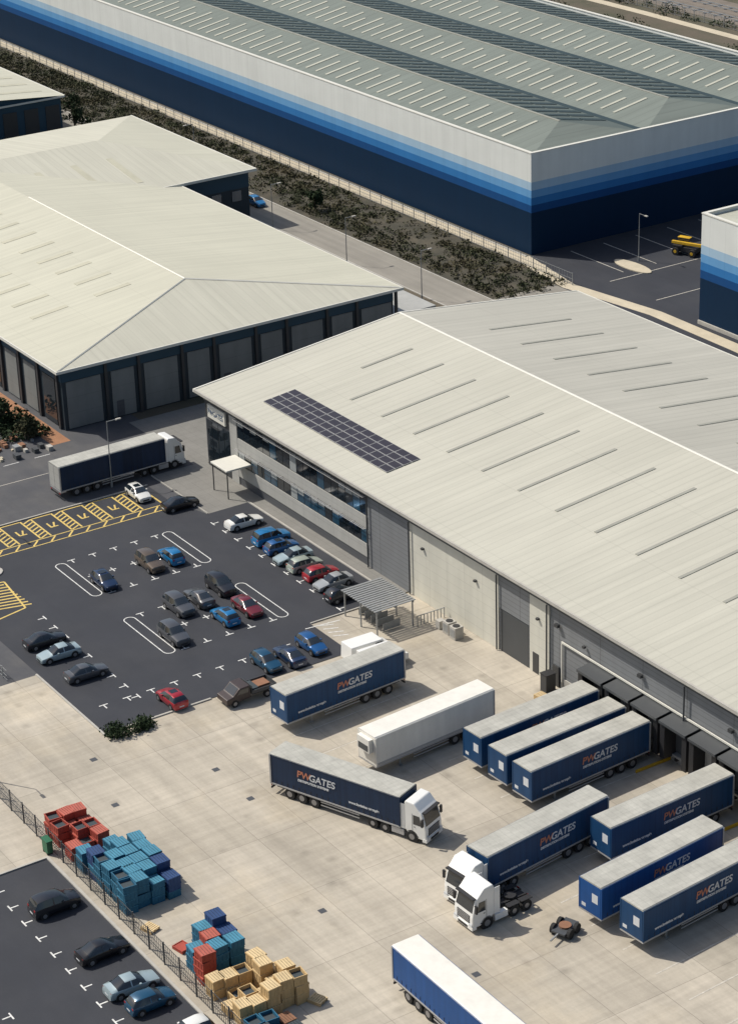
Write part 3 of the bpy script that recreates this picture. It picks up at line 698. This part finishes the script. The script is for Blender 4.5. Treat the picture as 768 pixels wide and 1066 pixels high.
# ---------------------------------------------------------------- shelter, cabinets
def shelter():
    e=empty('slatted_shelter')
    b=MB()
    for i in range(15): b.box(41.6+i*.42,41.6+i*.42+.26,-9.0,-4.2,2.85,2.93,'steel')
    for y in (-8.7,-6.6,-4.5): b.box(41.5,47.8,y-.06,y+.06,2.7,2.85,'steel')
    b.build('roof_slats',e)
    b=MB()
    for x in (41.8,44.7,47.6):
        for y in (-8.7,-4.5): b.box(x-.06,x+.06,y-.06,y+.06,0,2.7,'steel')
    for i in range(5): b.box(42.4+i*1.1,42.46+i*1.1,-7.5,-5.5,.05,.85,'steel')
    b.build('posts_and_racks',e)
shelter()
b=MB()
for (x,y) in ((50.9,-2.4),(52.2,-2.5)): b.box(x-.5,x+.5,y-.5,y+.5,.02,1.3,'kerb'); b.cyl((x,y,1.33),'z',.36,.06,'black',14); b.box(x-.4,x+.4,y-.52,y-.5,.3,1.1,'steel')
b.box(49.2,49.9,-2.9,-2.2,.02,.9,'kerb'); b.build('air_conditioning_unit',None,.02)
b=MB(); b.box(65.6,66.5,-2.4,-1.3,.02,1.9,'frame'); b.box(65.55,66.55,-2.45,-1.25,1.9,1.98,'black'); b.build('electrical_cabinet')
b=MB()
for i in range(9): b.box(47.9,48.0,-4.2+i*.4,-4.14+i*.4,.02,1.1,'steel')
b.box(47.9,48.0,-4.2,-.9,1.1,1.16,'steel'); b.build('railing')
# ---------------------------------------------------------------- crates
def crate(b,x,y,z,lx,ly,lz,m,r=0,closed=False):
    T=b.T; b.T=Matrix.Translation((x,y,z))@Matrix.Rotation(r,4,'Z'); t=.06
    b.box(-lx/2,lx/2,-ly/2,ly/2,0.02,.1,m)
    b.box(-lx/2,lx/2,-ly/2,-ly/2+t,.1,lz,m); b.box(-lx/2,lx/2,ly/2-t,ly/2,.1,lz,m); b.box(-lx/2,-lx/2+t,-ly/2+t,ly/2-t,.1,lz,m); b.box(lx/2-t,lx/2,-ly/2+t,ly/2-t,.1,lz,m)
    b.box(-lx/2-.03,lx/2+.03,-ly/2-.03,-ly/2,lz-.1,lz,m); b.box(-lx/2-.03,lx/2+.03,ly/2,ly/2+.03,lz-.1,lz,m)
    for q in (-.3,0,.3): b.box(-lx/2-.02,-lx/2,q*ly-.03,q*ly+.03,.1,lz-.1,m); b.box(lx/2,lx/2+.02,q*ly-.03,q*ly+.03,.1,lz-.1,m); b.box(q*lx-.03,q*lx+.03,-ly/2-.02,-ly/2,.1,lz-.1,m)
    if closed:
        m2={'red':'red2','teal':'teal2','tan':'tan2'}.get(m,m)  # lid colour is paler than the crate sides
        for q in range(5): b.box(-lx/2,lx/2,-ly/2+q*ly/5+.02,-ly/2+(q+1)*ly/5-.02,lz+.001,lz+.03,m2)
        b.box(-lx/2+t,lx/2-t,-ly/2+t,ly/2-t,lz-.06,lz-.03,'inner')
    else: b.box(-lx/2+t,lx/2-t,-ly/2+t,ly/2-t,lz*.55,lz*.6,'inner')
    b.T=T
def stackgroup(name,x0,x1,y0,y1,hts,mats,lx=1.25,ly=1.1,lz=.85,drop=.1):
    b=MB(); x=x0+lx/2
    while x<x1:
        y=y0+ly/2
        while y<y1:
            if random.random()>drop:
                n=random.choice(hts); m=random.choice(mats); ox,oy=random.uniform(-.18,.18),random.uniform(-.15,.15)
                for i in range(n): crate(b,x+ox+random.uniform(-.05,.05),y+oy+random.uniform(-.05,.05),i*(lz+.035),lx,ly,lz,m if random.random()<.85 else random.choice(mats),random.uniform(-.1,.1),closed=random.random()<.8)
            y+=ly+.08
        x+=lx+.12
    b.build(name)
stackgroup('red_crate_stack',60.6,66.2,-51.0,-47.6,[2,3,3],['red'],1.25,1.1,.62)
stackgroup('teal_crate_stack',67.0,75.6,-51.0,-46.4,[3,4,4],['teal','teal','teal','cblue'],1.3,1.15,.62)
stackgroup('blue_crate_stack',83.0,87.6,-50.6,-46.6,[3,4,5],['teal','cblue','teal','cblue','red'],1.3,1.2,.65)
stackgroup('wooden_crate_stack',88.2,93.0,-51.0,-45.4,[1,2,2,3],['tan'],1.2,1.1,.8,.15)
stackgroup('mixed_crate_stack',94.2,98.5,-51,-47.5,[1,2],['inner','brick','teal'],1.2,1.1,.7,.3)
b=MB()
for i in range(2): crate(b,82.0,-49.6,i*.16,1.2,1.0,.15,'red',.2)
b.build('pallet_stack')
b=MB(); b.prism([(62.9,.15),(62.85,1.25),(63.85,1.25),(63.8,.15)],'y',-52.3,-51.8,'grn'); b.box(62.8,63.9,-52.35,-51.75,1.25,1.35,'grn')
for x in (63.,63.7): b.cyl((x,-52.05,.1),'y',.1,.5,'rubber',10)
b.build('wheelie_bin')
def pallet(x,y,n,r):
    b=MB(); b.T=Matrix.Translation((x,y,.012))@Matrix.Rotation(r,4,'Z')
    for k in range(n):
        z=k*.15
        for q in (-.45,0,.45): b.box(-.6,.6,q-.05,q+.05,z,z+.1,'tan')
        for q in range(6): b.box(-.6+q*.21,-.6+q*.21+.15,-.5,.5,z+.1,z+.125,'tan2')
    b.build('wooden_pallet')
for a in ((67.3,-3.5,5,.1),(69.,-4.2,3,.5),(93.8,-44.6,2,.4),(87.5,-2.9,6,.1),(78.2,-50.4,2,.3)): pallet(*a)
# ---------------------------------------------------------------- fences, lamps
def fence(name,p,q,h=2.0,st=2.5,m='steel',bars=.22):
    p=Vector(p);q=Vector(q);L=(q-p).length;b=MB(); b.T=Matrix.Translation((p.x,p.y,0))@Matrix.Rotation(math.atan2((q-p).y,(q-p).x),4,'Z')
    for i in range(int(L/st)+1): b.box(i*st-.05,i*st+.05,-.05,.05,0,h+.1,m)
    for z in (.15,h*.5,h-.05): b.box(0,L,-.02,.02,z,z+.05,m)
    x=0
    while x<L: b.box(x,x+.03,-.012,.012,.2,h,m); x+=bars
    b.build(name)
fence('palisade_fence',(48,-51.7),(140,-51.7),2.0,2.5,'fascia',.3)
fence('palisade_fence',(-330,71.0),(-24,71.0),1.7,3.,'steel',.6)
fence('boundary_fence',(6,-42),(34,-42),1.2,3.,'steel',.6)
fence('boundary_fence',(-330,190.5),(120,190.5),1.8,3.,'steel',.9)
def lamp(x,y,h=8,ang=0,arm=1.2):
    b=MB(); b.cyl((x,y,h/2),'z',.08,h,'steel',10,.045); b.T=Matrix.Translation((x,y,h))@Matrix.Rotation(ang,4,'Z')
    b.box(0,arm,-.03,.03,-.04,.02,'steel'); b.prism([(arm-.1,-.08),(arm+.6,-.06),(arm+.55,.04),(arm,.05)],'y',-.14,.14,'kerb')
    b.T=None; b.cyl((x,y,.3),'z',.13,.6,'steel',10)
    b.build('street_lamp')
for a in ((-72.,51.5,7,1.57),(-51,51.2,7,1.57),(-32,51.2,7,1.57),(-26.5,84.8,7,0),(-1.,-12.6,8,1.57),(49.6,-51.2,6,0),(1.0,-30,7,0),(-110,59.5,7,-1.57)): lamp(*a)
b=MB(); b.prism([(-25+3.2*math.cos(a)*1.2,82.5+1.3*math.sin(a)) for a in [2*math.pi*i/20 for i in range(20)]],'z',0,.13,'path'); b.build('kerbed_island')
e=empty('telehandler',(-24.5,92.0,.01),.4)
b=MB(); b.box(-1.8,1.8,-.7,.7,.5,1.2,'black'); b.box(-1.5,.3,.1,.9,1.2,2.3,'glass'); b.box(-1.55,.35,.05,.95,2.3,2.4,'yel'); b.box(-2.2,3.4,-.5,-.1,1.5,1.9,'yel'); b.box(-1.8,-.4,-.9,0,1.2,1.45,'black'); b.box(3.4,3.6,-.9,.9,.6,1.6,'black')
for x in (-1.3,1.3):
    for s in (-1,1): b.cyl((x,s*.95,.55),'y',.55,.4,'rubber',16); b.cyl((x,s*.97,.55),'y',.25,.4,'yel',10)
b.build('body',e,.03)
# ---------------------------------------------------------------- vegetation
def leafcloud(name,centres,m,leaf=.35):
    C=[]
    for (x,y,z,rx,ry,rz,nn) in centres:
        u=rng.normal(size=(nn,3)); u/=np.linalg.norm(u,axis=1)[:,None]; r=rng.uniform(.35,1.05,size=(nn,1))**.6
        lump=1+.25*np.sin(u[:,:1]*5+x)+.2*np.sin(u[:,1:2]*6+y)
        p=u*r*lump*np.array([rx,ry,rz])+np.array([x,y,z]); p=p[p[:,2]>.02]; C.append(p)
    C=np.concatenate(C); n=len(C)
    a=rng.normal(size=(n,3)); a/=np.linalg.norm(a,axis=1)[:,None]; bb=rng.normal(size=(n,3)); bb-=(a*bb).sum(1)[:,None]*a; bb/=np.linalg.norm(bb,axis=1)[:,None]
    s=leaf*rng.uniform(.5,1.2,size=(n,1)); 
    V=np.stack([C-a*s,C-bb*s*.6,C+a*s,C+bb*s*.6],1).reshape(-1,3)
    me=bpy.data.meshes.new(name); me.from_pydata(V.tolist(),[],np.arange(4*n).reshape(-1,4).tolist()); me.materials.append(M[m])
    o=bpy.data.objects.new(name,me); COL.objects.link(o); return o
cs=[]
for i in range(2600):
    x=-rng.uniform(25,260); y=rng.uniform(59.4,70.5); r=rng.uniform(.25,.95)
    if math.sin(x*.11+y*.35)+math.sin(x*.037+1.3)+rng.normal()*.7<-1.15: continue
    cs.append((x,y,r*.2,r*1.6,r*1.2,r*.65,int(42*r+12)))
leafcloud('scrub_bushes',cs,'leaf',.21)
cs=[]
for i in range(110):
    x=-rng.uniform(120,240); y=rng.uniform(53,58.5) ; r=rng.uniform(.5,1.4); cs.append((x,y,r*.4,r,r,r,int(60*r+20)))
for i in range(60):
    cs.append((-rng.uniform(20,28),rng.uniform(-19,-11.5),.3,1.0,1.,.8,60))
for i in range(160):
    r=rng.uniform(.5,1.8); cs.append((-rng.uniform(60,330),rng.choice([178.5,189.5,192.,209.])+rng.normal()*.8,r*.3,r*1.4,r,r*.8,int(40*r+15)))
leafcloud('shrub_bed',cs,'leafd',.25)
cs=[(49.4+rng.uniform(-.7,.7),-37+rng.uniform(-1.7,1.7),.35,.8,.8,.7,260) for i in range(10)]
leafcloud('low_hedge',cs,'leafd',.14)
def tree(x,y,h,r,m='leafd'):
    e=empty('broadleaf_tree')
    b=MB(); b.cyl((x,y,h*.3),'z',.22,h*.6,'bark',8,.1)
    for i in range(6):
        a=i*1.05+.3; T=b.T; b.T=Matrix.Translation((x,y,h*(.35+.04*i)))@Matrix.Rotation(a,4,'Z')@Matrix.Rotation(.8,4,'Y'); b.cyl((0,0,r*.45),'z',.07,r*.9,'bark',6,.02); b.T=T
    b.build('trunk_and_limbs',e)
    cs=[]
    for i in range(16):
        a=rng.uniform(0,6.28); t=rng.uniform(.3,.95); rr=r*(1-.5*abs(t-.55)*2)*rng.uniform(.3,.9)
        cs.append((x+rr*math.cos(a),y+rr*math.sin(a),h*t,r*.42,r*.42,r*.38,90))
    o=leafcloud('crown',cs,m,.22); o.parent=e
tree(-144,54.5,6.5,1.9); tree(-25,-15,4,1.7); tree(-19.8,-14,3,1.3,'leaf'); tree(-76,61.5,3.2,1.3)
b=MB()
for i in range(60):
    x,y=rng.uniform(-24,-15),rng.uniform(-23,-13); s=rng.uniform(.15,.5); b.box(x-s,x+s,y-s*.7,y+s*.7,.0,s*1.2,random.choice(['kerb','steel','brick','path','cladd','fascia']))
b.build('stored_materials')
# ---------------------------------------------------------------- light / sky / camera
sd=Vector((-.66,-.46,1.0)).normalized()
s=bpy.data.lights.new('sun','SUN'); s.energy=4.25; s.angle=math.radians(.5); s.color=(1,.945,.85)
so=bpy.data.objects.new('sun',s); COL.objects.link(so); so.rotation_euler=sd.to_track_quat('Z','Y').to_euler()
wd=bpy.data.worlds.new('World'); scene.world=wd; wd.use_nodes=True; nt=wd.node_tree
sky=nt.nodes.new('ShaderNodeTexSky'); sky.sky_type='NISHITA'; sky.sun_disc=False
sky.sun_elevation=math.asin(sd.z); sky.sun_rotation=math.atan2(sd.x,sd.y)%(2*math.pi); sky.air_density=1.2; sky.dust_density=3.
bg=nt.nodes['Background']; nt.links.new(sky.outputs[0],bg.inputs[0]); bg.inputs[1].default_value=.10
scene.view_settings.view_transform='Standard'; scene.view_settings.look='None'; scene.view_settings.exposure=0
cam=bpy.data.cameras.new('camera'); co=bpy.data.objects.new('camera',cam); COL.objects.link(co)
r=Vector((.54821019,.83577455,-.03076503)); d=Vector((.3319966,-.25123489,-.90920805)); fw=Vector((-.7676222,.48822323,-.41520384))
mt=Matrix(((r.x,-d.x,-fw.x,216.417),(r.y,-d.y,-fw.y,-116.556),(r.z,-d.z,-fw.z,105.),(0,0,0,1)))
co.matrix_world=mt
cam.sensor_fit='VERTICAL'; cam.sensor_height=24; cam.lens=24*2400/1066; cam.clip_end=6000; cam.clip_start=1
scene.camera=co
